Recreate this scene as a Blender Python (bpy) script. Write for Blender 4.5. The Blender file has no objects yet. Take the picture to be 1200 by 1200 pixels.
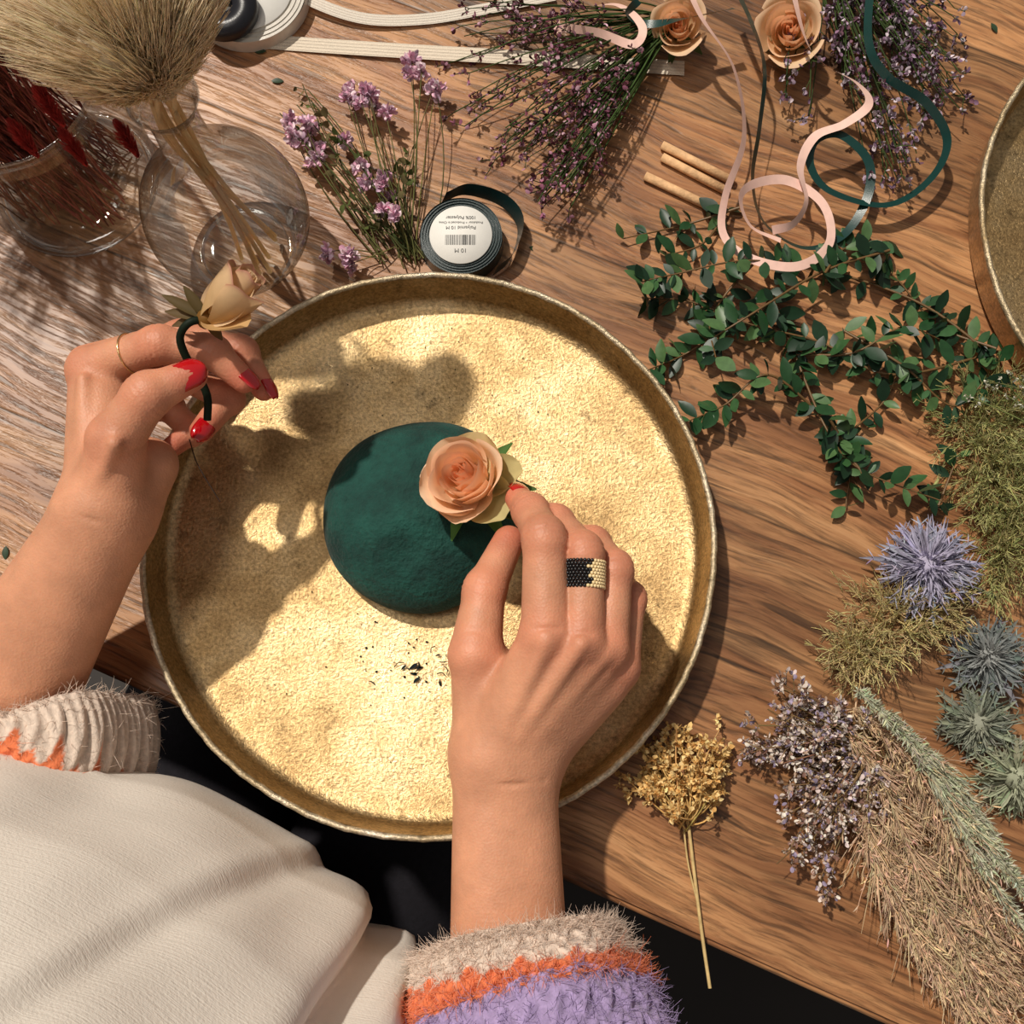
import bpy, bmesh, math
import numpy as np
from mathutils import Vector, Matrix
rng=np.random.default_rng(11)
sc=bpy.context.scene
try:
    sc.view_settings.view_transform='Standard'
    sc.view_settings.look='None'
except Exception: pass
# ------------------------------------------------------------ frame (cm, z=0 is the table top)
TH=math.radians(12.0); D=54.5; TZ=75.0
CAM=np.array([0,-D*math.sin(TH),D*math.cos(TH)])
FW=np.array([0,math.sin(TH),-math.cos(TH)]); UP=np.array([0,math.cos(TH),math.sin(TH)])
def P(px,py,h=0.0):
    d=FW+np.array([1.,0,0])*((px-600)/1200.)+UP*((600-py)/1200.)
    t=(h-CAM[2])/d[2]
    return CAM+d*t
def PL(l): return np.array([P(*q) for q in l])
def srgb(r,g,b):
    c=np.array([r,g,b])/255.
    return np.where(c<=0.04045,c/12.92,((c+0.055)/1.055)**2.4)
def nrm(a): return a/np.maximum(np.linalg.norm(a,axis=-1,keepdims=True),1e-9)
def spline(pts,n):
    pts=np.asarray(pts,float); p=np.vstack([2*pts[0]-pts[1],pts,2*pts[-1]-pts[-2]])
    m=len(pts)-1; out=[]
    for u in np.linspace(0,m-1e-6,n):
        i=int(u); t=u-i; a,b,c,d=p[i],p[i+1],p[i+2],p[i+3]
        out.append(0.5*((2*b)+(-a+c)*t+(2*a-5*b+4*c-d)*t*t+(-a+3*b-3*c+d)*t**3))
    return np.array(out)
def bez(a,c,b,K):
    t=np.linspace(0,1,K)[None,:,None]
    return a[:,None]*(1-t)**2+2*c[:,None]*t*(1-t)+b[:,None]*t*t
# ------------------------------------------------------------ mesh helpers
def make(name,V,Fs,col=None,mat=None,smooth=True,parent=None):
    V=np.asarray(V,float)*0.01; V=V+np.array([0,0,TZ*0.01])
    me=bpy.data.meshes.new(name)
    me.vertices.add(len(V)); me.vertices.foreach_set('co',V.astype(np.float32).ravel())
    Fs=[np.asarray(f) for f in Fs if len(f)]
    vi=np.concatenate([f.ravel() for f in Fs]).astype(np.int32)
    tot=np.concatenate([np.full(len(f),f.shape[1]) for f in Fs])
    st=np.concatenate([[0],np.cumsum(tot)[:-1]]).astype(np.int32)
    me.loops.add(len(vi)); me.loops.foreach_set('vertex_index',vi)
    me.polygons.add(len(st)); me.polygons.foreach_set('loop_start',st)
    me.update(calc_edges=True); me.validate()
    me.polygons.foreach_set('use_smooth',np.full(len(me.polygons),smooth))
    if col is not None:
        a=me.color_attributes.new('Col','FLOAT_COLOR','POINT')
        cc=np.ones((len(V),4),np.float32); cc[:,:3]=col
        a.data.foreach_set('color',cc.ravel())
    o=bpy.data.objects.new(name,me); sc.collection.objects.link(o)
    if mat: me.materials.append(mat)
    if parent: o.parent=parent
    return o
class MB:
    def __init__(s): s.V=[];s.F=[];s.C=[];s.n=0
    def add(s,V,F,C):
        V=np.asarray(V,float); C=np.broadcast_to(np.asarray(C,float),V.shape)
        s.V.append(V); s.C.append(C)
        for f in (F if isinstance(F,list) else [F]):
            s.F.append(np.asarray(f)+s.n)
        s.n+=len(V)
    def tubes(s,pts,rad,col,sides=3):
        pts=np.asarray(pts,float)
        if pts.ndim==2: pts=pts[None]
        N,K,_=pts.shape
        rad=np.broadcast_to(np.asarray(rad,float),(N,K)); col=np.asarray(col,float)
        if col.ndim==2 and col.shape[0]==N and N>1: col=col[:,None,:]
        col=np.broadcast_to(col,(N,K,3))
        T=nrm(np.gradient(pts,axis=1)); ref=np.array([0.13,0.07,1.0])
        A=nrm(np.cross(T,ref)); B=np.cross(T,A)
        an=np.arange(sides)*2*np.pi/sides
        ring=pts[:,:,None]+rad[:,:,None,None]*(np.cos(an)[None,None,:,None]*A[:,:,None]+np.sin(an)[None,None,:,None]*B[:,:,None])
        n,k,q=np.meshgrid(np.arange(N),np.arange(K-1),np.arange(sides),indexing='ij')
        b=n*K*sides; q2=(q+1)%sides
        F=np.stack([b+k*sides+q,b+k*sides+q2,b+(k+1)*sides+q2,b+(k+1)*sides+q],-1).reshape(-1,4)
        s.add(ring.reshape(-1,3),F,np.repeat(col[:,:,None,:],sides,2).reshape(-1,3))
    def inst(s,T,M,t,col,shade=None):
        tv,tf=T; N=len(t)
        V=np.einsum('nij,vj->nvi',M,tv)+t[:,None]
        col=np.broadcast_to(np.asarray(col,float),(N,3))[:,None,:]
        if shade is None: shade=np.ones(len(tv))
        c=np.broadcast_to(col*np.asarray(shade)[None,:,None],V.shape)
        F=(tf[None]+(np.arange(N)*len(tv))[:,None,None]).reshape(-1,tf.shape[1])
        s.add(V.reshape(-1,3),F,c.reshape(-1,3))
    def ribbon(s,pts,wdir,w,col):
        pts=np.asarray(pts); K=len(pts); w=np.broadcast_to(w,(K,))
        V=np.concatenate([pts-wdir*w[:,None]/2,pts+wdir*w[:,None]/2])
        k=np.arange(K-1)
        s.add(V,np.stack([k,k+1,K+k+1,K+k],-1),col)
    def grid(s,G,col,closed=False):
        a,b=G.shape[:2]
        i,j=np.meshgrid(np.arange(a-1),np.arange(b if closed else b-1),indexing='ij'); j2=(j+1)%b
        F=np.stack([i*b+j,i*b+j2,(i+1)*b+j2,(i+1)*b+j],-1).reshape(-1,4)
        c=np.asarray(col,float)
        if c.ndim==3: c=c.reshape(-1,3)
        s.add(G.reshape(-1,3),F,c)
    def build(s,name,mat,parent=None,smooth=True):
        return make(name,np.concatenate(s.V),s.F,np.concatenate(s.C),mat,smooth,parent)
def framesM(d,up=None,spin=None,sc3=(1,1,1)):
    d=nrm(np.asarray(d,float)); N=len(d)
    if up is None: up=np.tile([0.05,0.03,1.0],(N,1))
    up=np.broadcast_to(up,d.shape)
    x=nrm(np.cross(d,up)); z=np.cross(x,d)
    if spin is not None:
        c,s_=np.cos(spin)[:,None],np.sin(spin)[:,None]
        x,z=x*c+z*s_,z*c-x*s_
    s3=np.broadcast_to(np.asarray(sc3,float),(N,3))
    return np.stack([x*s3[:,0:1],d*s3[:,1:2],z*s3[:,2:3]],-1)
def leafT(nv=6,pw=0.75,fold=0.25,curl=0.25):
    V=[];
    for i in range(nv):
        v=i/(nv-1); w=0.5*(math.sin(math.pi*min(max(v,0.02),0.98))**pw)
        for u in (-1,0,1): V.append((u*w,v,fold*abs(u)*w-curl*v*v))
    F=[(i*3+j,i*3+j+1,i*3+j+4,i*3+j+3) for i in range(nv-1) for j in range(2)]
    return np.array(V),np.array(F)
LEAF=leafT(); NEEDLE=leafT(4,0.8,0.3,0.1); PETAL=leafT(5,0.45,0.5,-0.25)
def bigpetT():
    V=[];F=[]; nu,nv=9,12
    for i in range(nv):
        v=i/(nv-1); w=.5*(math.sin(math.pi*min(max(v*.92+.04,0.02),.985))**.42)
        for j in range(nu):
            u=-1+2*j/(nu-1); V.append((u*w,v*(1-.05*u*u),.42*(u*u)*w+.22*v*v-.10*math.sin(v*3.1)+.03*math.sin(5*u+3*v)*v-.16*max(0,v-.75)*4*(v-.5)))
    F=[(i*nu+j,i*nu+j+1,(i+1)*nu+j+1,(i+1)*nu+j) for i in range(nv-1) for j in range(nu-1)]
    return np.array(V),np.array(F)
BIGPET=bigpetT()
def icoT(sub):
    bm=bmesh.new(); bmesh.ops.create_icosphere(bm,subdivisions=sub,radius=1)
    V=np.array([v.co[:] for v in bm.verts]); F=np.array([[v.index for v in f.verts] for f in bm.faces]); bm.free(); return V,F
ICO=icoT(1); ICO2=icoT(2); ICO3=icoT(3)
def rdir(N): return nrm(rng.normal(size=(N,3)))
def jit(col,N,a=0.15):
    col=np.asarray(col); return np.clip(col*(1+rng.normal(size=(N,1))*a)*(1+rng.normal(size=(N,3))*a*0.3),0,1)
# ------------------------------------------------------------ materials
def newmat(name):
    m=bpy.data.materials.new(name); m.use_nodes=True; nt=m.node_tree; nt.nodes.clear()
    out=nt.nodes.new('ShaderNodeOutputMaterial'); b=nt.nodes.new('ShaderNodeBsdfPrincipled')
    nt.links.new(b.outputs[0],out.inputs[0]); return m,nt,b
def N_(nt,t,**k):
    n=nt.nodes.new(t)
    for a,v in k.items():
        if a in n.inputs.keys(): n.inputs[a].default_value=v
        else: setattr(n,a,v)
    return n
def attrmat(name,rough=0.6,sss=0.0,noise=250,var=0.25,bump=0.0,bscale=800,spec=0.3,sheen=0,coat=0,metal=0,trans=0):
    m,nt,b=newmat(name); L=nt.links
    at=N_(nt,'ShaderNodeAttribute',attribute_name='Col')
    tc=N_(nt,'ShaderNodeTexCoord'); no=N_(nt,'ShaderNodeTexNoise',Scale=float(noise),Detail=4.0)
    L.new(tc.outputs['Object'],no.inputs['Vector'])
    mr=N_(nt,'ShaderNodeMapRange'); mr.inputs[1].default_value=.3; mr.inputs[2].default_value=.7; mr.inputs[3].default_value=1-var; mr.inputs[4].default_value=1+var
    L.new(no.outputs[0],mr.inputs[0])
    vm=N_(nt,'ShaderNodeVectorMath',operation='SCALE'); L.new(at.outputs['Color'],vm.inputs[0]); L.new(mr.outputs[0],vm.inputs['Scale'])
    L.new(vm.outputs[0],b.inputs['Base Color'])
    b.inputs['Roughness'].default_value=rough; b.inputs['Specular IOR Level'].default_value=spec
    b.inputs['Metallic'].default_value=metal
    if sheen: b.inputs['Sheen Weight'].default_value=sheen
    if coat: b.inputs['Coat Weight'].default_value=coat; b.inputs['Coat Roughness'].default_value=.08
    if bump:
        n2=N_(nt,'ShaderNodeTexNoise',Scale=float(bscale),Detail=3.0); L.new(tc.outputs['Object'],n2.inputs['Vector'])
        bp=N_(nt,'ShaderNodeBump',Strength=bump,Distance=0.001); L.new(n2.outputs[0],bp.inputs['Height']); L.new(bp.outputs[0],b.inputs['Normal'])
    if trans:
        tr=N_(nt,'ShaderNodeBsdfTranslucent'); L.new(vm.outputs[0],tr.inputs[0]); mx=N_(nt,'ShaderNodeMixShader'); mx.inputs[0].default_value=trans
        L.new(b.outputs[0],mx.inputs[1]); L.new(tr.outputs[0],mx.inputs[2]); L.new(mx.outputs[0],nt.nodes['Material Output'].inputs[0])
    return m
M_plant=attrmat('dried_plant',.75,var=.2,spec=.2,trans=.15)
M_leaf=attrmat('waxy_leaf',.42,var=.18,spec=.4)
M_petal=attrmat('rose_petal',.6,var=.07,noise=120,trans=.35,spec=.25)
M_fluff=attrmat('pampas_fluff',.8,var=.05,trans=.45,spec=.1)
M_wool=attrmat('mohair_wool',.95,var=.15,noise=400,sheen=.4,spec=.05,bump=.5,bscale=900,trans=.25)
M_satin=attrmat('satin_ribbon',.3,var=.06,spec=.5,bump=.1,bscale=2500)
M_cloth=attrmat('woven_ribbon',.8,var=.12,noise=1500,bump=.5,bscale=2000,spec=.2)
M_nail=attrmat('nail_polish',.12,var=.02,spec=.6,coat=1.0)
M_bead=attrmat('beads',.25,var=.05,spec=.6)
M_goldbead=attrmat('gold_metal',.25,var=.05,metal=1.0)
M_paper=attrmat('paper',.6,var=.02)
M_stick=attrmat('raw_wood',.7,var=.2,noise=300,bump=.3)
M_dark=attrmat('dark_cloth',.9,var=.2,bump=.4)
def skinmat():
    m,nt,b=newmat('skin'); L=nt.links
    at=N_(nt,'ShaderNodeAttribute',attribute_name='Col'); tc=N_(nt,'ShaderNodeTexCoord')
    n1=N_(nt,'ShaderNodeTexNoise',Scale=55.0,Detail=6.0,Roughness=.6); L.new(tc.outputs['Object'],n1.inputs['Vector'])
    mr=N_(nt,'ShaderNodeMapRange'); mr.inputs[1].default_value=.3; mr.inputs[2].default_value=.7; mr.inputs[3].default_value=.84; mr.inputs[4].default_value=1.13
    L.new(n1.outputs[0],mr.inputs[0]); vm=N_(nt,'ShaderNodeVectorMath',operation='SCALE'); L.new(at.outputs['Color'],vm.inputs[0]); L.new(mr.outputs[0],vm.inputs['Scale'])
    L.new(vm.outputs[0],b.inputs['Base Color'])
    b.inputs['Roughness'].default_value=.5; b.inputs['Specular IOR Level'].default_value=.38
    b.inputs['Subsurface Weight'].default_value=.18; b.inputs['Subsurface Radius'].default_value=(1,.35,.18); b.inputs['Subsurface Scale'].default_value=.004
    v=N_(nt,'ShaderNodeTexVoronoi',Scale=900.0); L.new(tc.outputs['Object'],v.inputs['Vector'])
    n2=N_(nt,'ShaderNodeTexNoise',Scale=300.0,Detail=5.0); L.new(tc.outputs['Object'],n2.inputs['Vector'])
    ad=N_(nt,'ShaderNodeMath',operation='ADD'); L.new(v.outputs[0],ad.inputs[0]); L.new(n2.outputs[0],ad.inputs[1])
    bp=N_(nt,'ShaderNodeBump',Strength=.25,Distance=.0005); L.new(ad.outputs[0],bp.inputs['Height']); L.new(bp.outputs[0],b.inputs['Normal'])
    return m
M_skin=skinmat()
def glassmat():
    m=bpy.data.materials.new('clear_glass'); m.use_nodes=True; nt=m.node_tree; nt.nodes.clear(); L=nt.links
    out=nt.nodes.new('ShaderNodeOutputMaterial'); lw=N_(nt,'ShaderNodeLayerWeight',Blend=.35)
    cr=nt.nodes.new('ShaderNodeValToRGB'); cr.color_ramp.elements[0].color=(.96,.97,.96,1); cr.color_ramp.elements[1].color=(.28,.25,.22,1); cr.color_ramp.elements[0].position=.5
    L.new(lw.outputs['Facing'],cr.inputs[0])
    tr=nt.nodes.new('ShaderNodeBsdfTransparent'); L.new(cr.outputs[0],tr.inputs[0])
    gl=N_(nt,'ShaderNodeBsdfGlossy',Roughness=.03); mx=nt.nodes.new('ShaderNodeMixShader')
    mt=N_(nt,'ShaderNodeMath',operation='MULTIPLY_ADD'); mt.inputs[1].default_value=.6; mt.inputs[2].default_value=.06; L.new(lw.outputs['Fresnel'],mt.inputs[0])
    L.new(mt.outputs[0],mx.inputs[0]); L.new(tr.outputs[0],mx.inputs[1]); L.new(gl.outputs[0],mx.inputs[2]); L.new(mx.outputs[0],out.inputs[0]); return m
M_glass=glassmat()
def woodmat():
    m,nt,b=newmat('oiled_wood'); L=nt.links
    tc=N_(nt,'ShaderNodeTexCoord'); sep=N_(nt,'ShaderNodeSeparateXYZ'); L.new(tc.outputs['Object'],sep.inputs[0])
    dv=N_(nt,'ShaderNodeMath',operation='DIVIDE'); dv.inputs[1].default_value=.105; L.new(sep.outputs[1],dv.inputs[0])
    fl=N_(nt,'ShaderNodeMath',operation='FLOOR'); L.new(dv.outputs[0],fl.inputs[0])
    wn=N_(nt,'ShaderNodeTexWhiteNoise',noise_dimensions='1D'); L.new(fl.outputs[0],wn.inputs['W'])
    mu=N_(nt,'ShaderNodeVectorMath',operation='SCALE'); L.new(wn.outputs['Color'],mu.inputs[0]); mu.inputs['Scale'].default_value=3.0
    ad=N_(nt,'ShaderNodeVectorMath',operation='ADD'); L.new(tc.outputs['Object'],ad.inputs[0]); L.new(mu.outputs[0],ad.inputs[1])
    wp=N_(nt,'ShaderNodeTexNoise',Scale=7.0,Detail=2.0); L.new(ad.outputs[0],wp.inputs['Vector'])
    ws=N_(nt,'ShaderNodeVectorMath',operation='SCALE'); ws.inputs['Scale'].default_value=.03; L.new(wp.outputs['Color'],ws.inputs[0])
    ad2=N_(nt,'ShaderNodeVectorMath',operation='ADD'); L.new(ad.outputs[0],ad2.inputs[0]); L.new(ws.outputs[0],ad2.inputs[1])
    def noise(sx,sy,detail,dist=0.,rough=.55):
        mp=N_(nt,'ShaderNodeMapping'); mp.inputs['Scale'].default_value=(sx,sy,sy*.3); L.new(ad2.outputs[0],mp.inputs['Vector'])
        n=N_(nt,'ShaderNodeTexNoise',Scale=1.0,Detail=detail,Distortion=dist,Roughness=rough); L.new(mp.outputs[0],n.inputs['Vector']); return n
    a=noise(3.2,32,9,1.3,.68); p=noise(30,440,4,.4,.62); q=noise(4,10,3,.5); k=noise(8,115,4,1.0,.55)
    cr=nt.nodes.new('ShaderNodeValToRGB'); e=cr.color_ramp
    def c(r,g,b_): return (*srgb(r,g,b_),1)
    e.elements[0].position=.28; e.elements[0].color=c(90,56,33); e.elements[1].position=.76; e.elements[1].color=c(208,160,114)
    x=e.elements.new(.42); x.color=c(140,94,60); x=e.elements.new(.56); x.color=c(174,126,84)
    L.new(a.outputs[0],cr.inputs[0])
    def mrange(src,a0,a1,b0,b1):
        r=N_(nt,'ShaderNodeMapRange'); r.inputs[1].default_value=a0; r.inputs[2].default_value=a1; r.inputs[3].default_value=b0; r.inputs[4].default_value=b1; L.new(src,r.inputs[0]); return r.outputs[0]
    def mul(x,y):
        r=N_(nt,'ShaderNodeMath',operation='MULTIPLY'); L.new(x,r.inputs[0]); L.new(y,r.inputs[1]); return r.outputs[0]
    pr=mrange(p.outputs[0],.35,.54,.45,1.03); qr=mrange(q.outputs[0],.3,.7,.72,1.24); kr=mrange(k.outputs[0],.32,.39,.38,1.0)
    wr=mrange(wn.outputs['Value'],0,1,.82,1.14)
    fr=N_(nt,'ShaderNodeMath',operation='FRACT'); L.new(dv.outputs[0],fr.inputs[0])
    pg=N_(nt,'ShaderNodeMath',operation='PINGPONG'); pg.inputs[1].default_value=.5; L.new(fr.outputs[0],pg.inputs[0])
    sr=mrange(pg.outputs[0],0,.013,.25,1)
    m3=mul(mul(mul(mul(pr,qr),kr),wr),sr)
    vm=N_(nt,'ShaderNodeVectorMath',operation='SCALE'); L.new(cr.outputs[0],vm.inputs[0]); L.new(m3,vm.inputs['Scale'])
    L.new(vm.outputs[0],b.inputs['Base Color']); b.inputs['Roughness'].default_value=.38; b.inputs['Specular IOR Level'].default_value=.5
    bp=N_(nt,'ShaderNodeBump',Strength=.5,Distance=.0009); L.new(m3,bp.inputs['Height']); L.new(bp.outputs[0],b.inputs['Normal'])
    return m
M_wood=woodmat()
def traymat(name,col0,col1,col2,metal=.8,rough=.42,bs=.8,lo=.6,hi=1.38):
    m,nt,b=newmat(name); L=nt.links; tc=N_(nt,'ShaderNodeTexCoord')
    n1=N_(nt,'ShaderNodeTexNoise',Scale=9.0,Detail=10.0,Roughness=.76); n2=N_(nt,'ShaderNodeTexNoise',Scale=560.0,Detail=4.0,Roughness=.7); n3=N_(nt,'ShaderNodeTexNoise',Scale=90.0,Detail=6.0,Roughness=.75)
    for n in (n1,n2,n3): L.new(tc.outputs['Object'],n.inputs['Vector'])
    cr=nt.nodes.new('ShaderNodeValToRGB'); cr.color_ramp.elements[0].position=.34; cr.color_ramp.elements[1].position=.64
    cr.color_ramp.elements[0].color=(*col0,1); cr.color_ramp.elements[1].color=(*col2,1); x=cr.color_ramp.elements.new(.47); x.color=(*col1,1); L.new(n1.outputs[0],cr.inputs[0])
    mr=N_(nt,'ShaderNodeMapRange'); mr.inputs[1].default_value=.33; mr.inputs[2].default_value=.67; mr.inputs[3].default_value=lo; mr.inputs[4].default_value=hi; L.new(n2.outputs[0],mr.inputs[0])
    m3=N_(nt,'ShaderNodeMapRange'); m3.inputs[1].default_value=.30; m3.inputs[2].default_value=.44; m3.inputs[3].default_value=.45; m3.inputs[4].default_value=1.0; L.new(n3.outputs[0],m3.inputs[0])
    mm=N_(nt,'ShaderNodeMath',operation='MULTIPLY'); L.new(mr.outputs[0],mm.inputs[0]); L.new(m3.outputs[0],mm.inputs[1])
    vm=N_(nt,'ShaderNodeVectorMath',operation='SCALE'); L.new(cr.outputs[0],vm.inputs[0]); L.new(mm.outputs[0],vm.inputs['Scale']); L.new(vm.outputs[0],b.inputs['Base Color'])
    b.inputs['Metallic'].default_value=metal
    rr=N_(nt,'ShaderNodeMapRange'); rr.inputs[1].default_value=.35; rr.inputs[2].default_value=.65; rr.inputs[3].default_value=rough+.12; rr.inputs[4].default_value=rough-.08; L.new(n1.outputs[0],rr.inputs[0]); L.new(rr.outputs[0],b.inputs['Roughness'])
    bp=N_(nt,'ShaderNodeBump',Strength=bs,Distance=.0007); L.new(n2.outputs[0],bp.inputs['Height']); L.new(bp.outputs[0],b.inputs['Normal'])
    return m
M_tray=traymat('cast_gold',srgb(146,116,76),srgb(184,154,108),srgb(210,184,142),.92,.34,.7)
M_rim=traymat('worn_silver_edge',srgb(140,116,76),srgb(190,172,140),srgb(228,216,196),.7,.35,1.0)
def foammat():
    m,nt,b=newmat('green_foam'); L=nt.links; tc=N_(nt,'ShaderNodeTexCoord')
    n1=N_(nt,'ShaderNodeTexNoise',Scale=50.0,Detail=9.0,Roughness=.7); n2=N_(nt,'ShaderNodeTexNoise',Scale=420.0,Detail=5.0)
    for n in (n1,n2): L.new(tc.outputs['Object'],n.inputs['Vector'])
    cr=nt.nodes.new('ShaderNodeValToRGB'); cr.color_ramp.elements[0].position=.35; cr.color_ramp.elements[1].position=.7
    cr.color_ramp.elements[0].color=(*srgb(3,46,41),1); cr.color_ramp.elements[1].color=(*srgb(20,80,70),1); L.new(n1.outputs[0],cr.inputs[0]); L.new(cr.outputs[0],b.inputs['Base Color'])
    b.inputs['Roughness'].default_value=.72; b.inputs['Specular IOR Level'].default_value=.3; b.inputs['Sheen Weight'].default_value=.08
    bp=N_(nt,'ShaderNodeBump',Strength=1.0,Distance=.0012); L.new(n2.outputs[0],bp.inputs['Height'])
    bp2=N_(nt,'ShaderNodeBump',Strength=.8,Distance=.003); L.new(n1.outputs[0],bp2.inputs['Height']); L.new(bp.outputs[0],bp2.inputs['Normal']); L.new(bp2.outputs[0],b.inputs['Normal']); return m
M_foam=foammat()
# ------------------------------------------------------------ table and floor
E0=P(110,785,0); E1=P(1025,1195,0); ev=nrm(E1-E0); fv=np.array([-ev[1],ev[0],0.])
def boxV(x0,x1,y0,y1,z0,z1):
    V=[(x,y,z) for z in (z0,z1) for y in (y0,y1) for x in (x0,x1)]
    F=[(0,2,3,1),(4,5,7,6),(0,1,5,4),(2,6,7,3),(0,4,6,2),(1,3,7,5)]
    return V,F
bm=bmesh.new()
for bx in [(-50,120,0,92,-3.6,0),(-47,-39,4,12,-75,-3.6),(108,116,4,12,-75,-3.6),(-47,-39,80,88,-75,-3.6),(108,116,80,88,-75,-3.6),(-40,110,82,85,-11,-3.6)]:
    V,F=boxV(*[q*0.01 for q in bx]); vs=[bm.verts.new(v) for v in V]
    fs=[bm.faces.new([vs[i] for i in f]) for f in F]
    bmesh.ops.bevel(bm,geom=list({e for f in fs for e in f.edges}),offset=.003,segments=3,affect='EDGES')
me=bpy.data.meshes.new('wooden_table'); bm.to_mesh(me); bm.free(); tab=bpy.data.objects.new('wooden_table',me); sc.collection.objects.link(tab)
tab.matrix_world=Matrix(((ev[0],fv[0],0,E0[0]*.01),(ev[1],fv[1],0,E0[1]*.01),(0,0,1,TZ*.01),(0,0,0,1))); me.materials.append(M_wood)
m,nt,b=newmat('dark_floor'); no=N_(nt,'ShaderNodeTexNoise',Scale=6.0,Detail=5.0); cr=nt.nodes.new('ShaderNodeValToRGB'); cr.color_ramp.elements[0].color=(.006,.005,.005,1); cr.color_ramp.elements[1].color=(.03,.022,.018,1)
nt.links.new(no.outputs[0],cr.inputs[0]); nt.links.new(cr.outputs[0],b.inputs['Base Color']); b.inputs['Roughness'].default_value=.7
V,F=boxV(-200,200,-200,200,-80,-75); make('floor',V,[np.array(F)],None,m,False)
# ------------------------------------------------------------ trays
def tray(name,c,R):
    prof=[(0,.35),(R-1.2,.35),(R-.75,.45),(R-.55,.75),(R-.32,2.35),(R-.28,2.55)]
    rim=[(R-.28,2.55),(R-.24,2.66),(R-.12,2.72),(R,2.66),(R+.04,2.52),(R-.02,2.38)]
    out=[(R-.02,2.38),(R-.1,2.3),(R-.32,.4),(R-.6,.05),(R-1.2,0.0),(0,0.0)]
    e=bpy.data.objects.new(name,None); sc.collection.objects.link(e)
    n=240; th=np.arange(n)*2*np.pi/n
    for nm,pr,mt in (('basin',prof,M_tray),('rim',rim,M_rim),('outer_wall',out,M_tray)):
        mb=MB(); pr=np.array(pr)
        wob=1+0.0012*np.sin(th*7)+0.001*np.sin(th*13+1)
        r=pr[:,0:1]*wob[None]; 
        if nm=='rim': r=r+0.03*np.sin(th*71)[None]*np.sin(th*23)[None]
        G=np.stack([c[0]+r*np.cos(th),c[1]+r*np.sin(th),np.broadcast_to(pr[:,1:2],r.shape)],-1)
        mb.grid(G,(1,1,1),True); mb.build('%s_%s'%(name,nm),mt,e)
    return e
tc_=P(502,633,2.6); tray('gold_tray',tc_,14.5)
tray('gold_tray.001',P(1466,268,2.6),14.5)
# ------------------------------------------------------------ green foam dome
c=P(494,601,1.9); th=np.arange(120)*2*np.pi/120
pr=spline([(0.01,4.3),(1.2,4.2),(2.5,3.85),(3.8,3.2),(4.7,2.4),(5.1,1.5),(4.95,.85),(4.5,.4),(0.01,.36)],44)
r=pr[:,0:1]*(1+.018*np.sin(2*th+.7)+.012*np.sin(3*th)+.008*np.sin(5*th+2))[None]
zz=np.broadcast_to(pr[:,1:2],r.shape).copy(); X=c[0]+r*np.cos(th); Y=c[1]+r*np.sin(th)
for (q,a,s) in ((P(440,560,3),-.3,1.2),(P(540,660,3),.18,1.2),(P(480,650,3),-.22,.9),(P(450,630,3),.16,1.0),(P(500,610,3),.15,.9)):
    zz+=np.where(zz>1.5,a*np.exp(-((X-q[0])**2+(Y-q[1])**2)/s**2),0)
mb=MB(); mb.grid(np.stack([X,Y,zz],-1),(1,1,1),True); mb.build('green_floral_foam',M_foam)
# ------------------------------------------------------------ SDF limbs
def smin(a,b,k):
    h=np.clip(.5+.5*(b-a)/k,0,1); return b+(a-b)*h-k*h*(1-h)
class Field:
    def __init__(s,lo,hi,vox):
        s.lo=np.array(lo); s.vox=vox; n=np.ceil((np.array(hi)-s.lo)/vox).astype(int)+1
        s.X,s.Y,s.Z=[a.astype(np.float32) for a in np.meshgrid(*[s.lo[i]+np.arange(n[i])*vox for i in range(3)],indexing='ij',sparse=True)]
        s.shape=tuple(n)
    def cone(s,a,b,ra,rb):
        ba=(b-a); L=float(ba@ba)+1e-9
        x,y,z=s.X-np.float32(a[0]),s.Y-np.float32(a[1]),s.Z-np.float32(a[2])
        h=np.clip((x*np.float32(ba[0])+y*np.float32(ba[1])+z*np.float32(ba[2]))/np.float32(L),0,1)
        return np.sqrt((x-h*np.float32(ba[0]))**2+(y-h*np.float32(ba[1]))**2+(z-h*np.float32(ba[2]))**2)-(ra+(rb-ra)*h)
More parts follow.
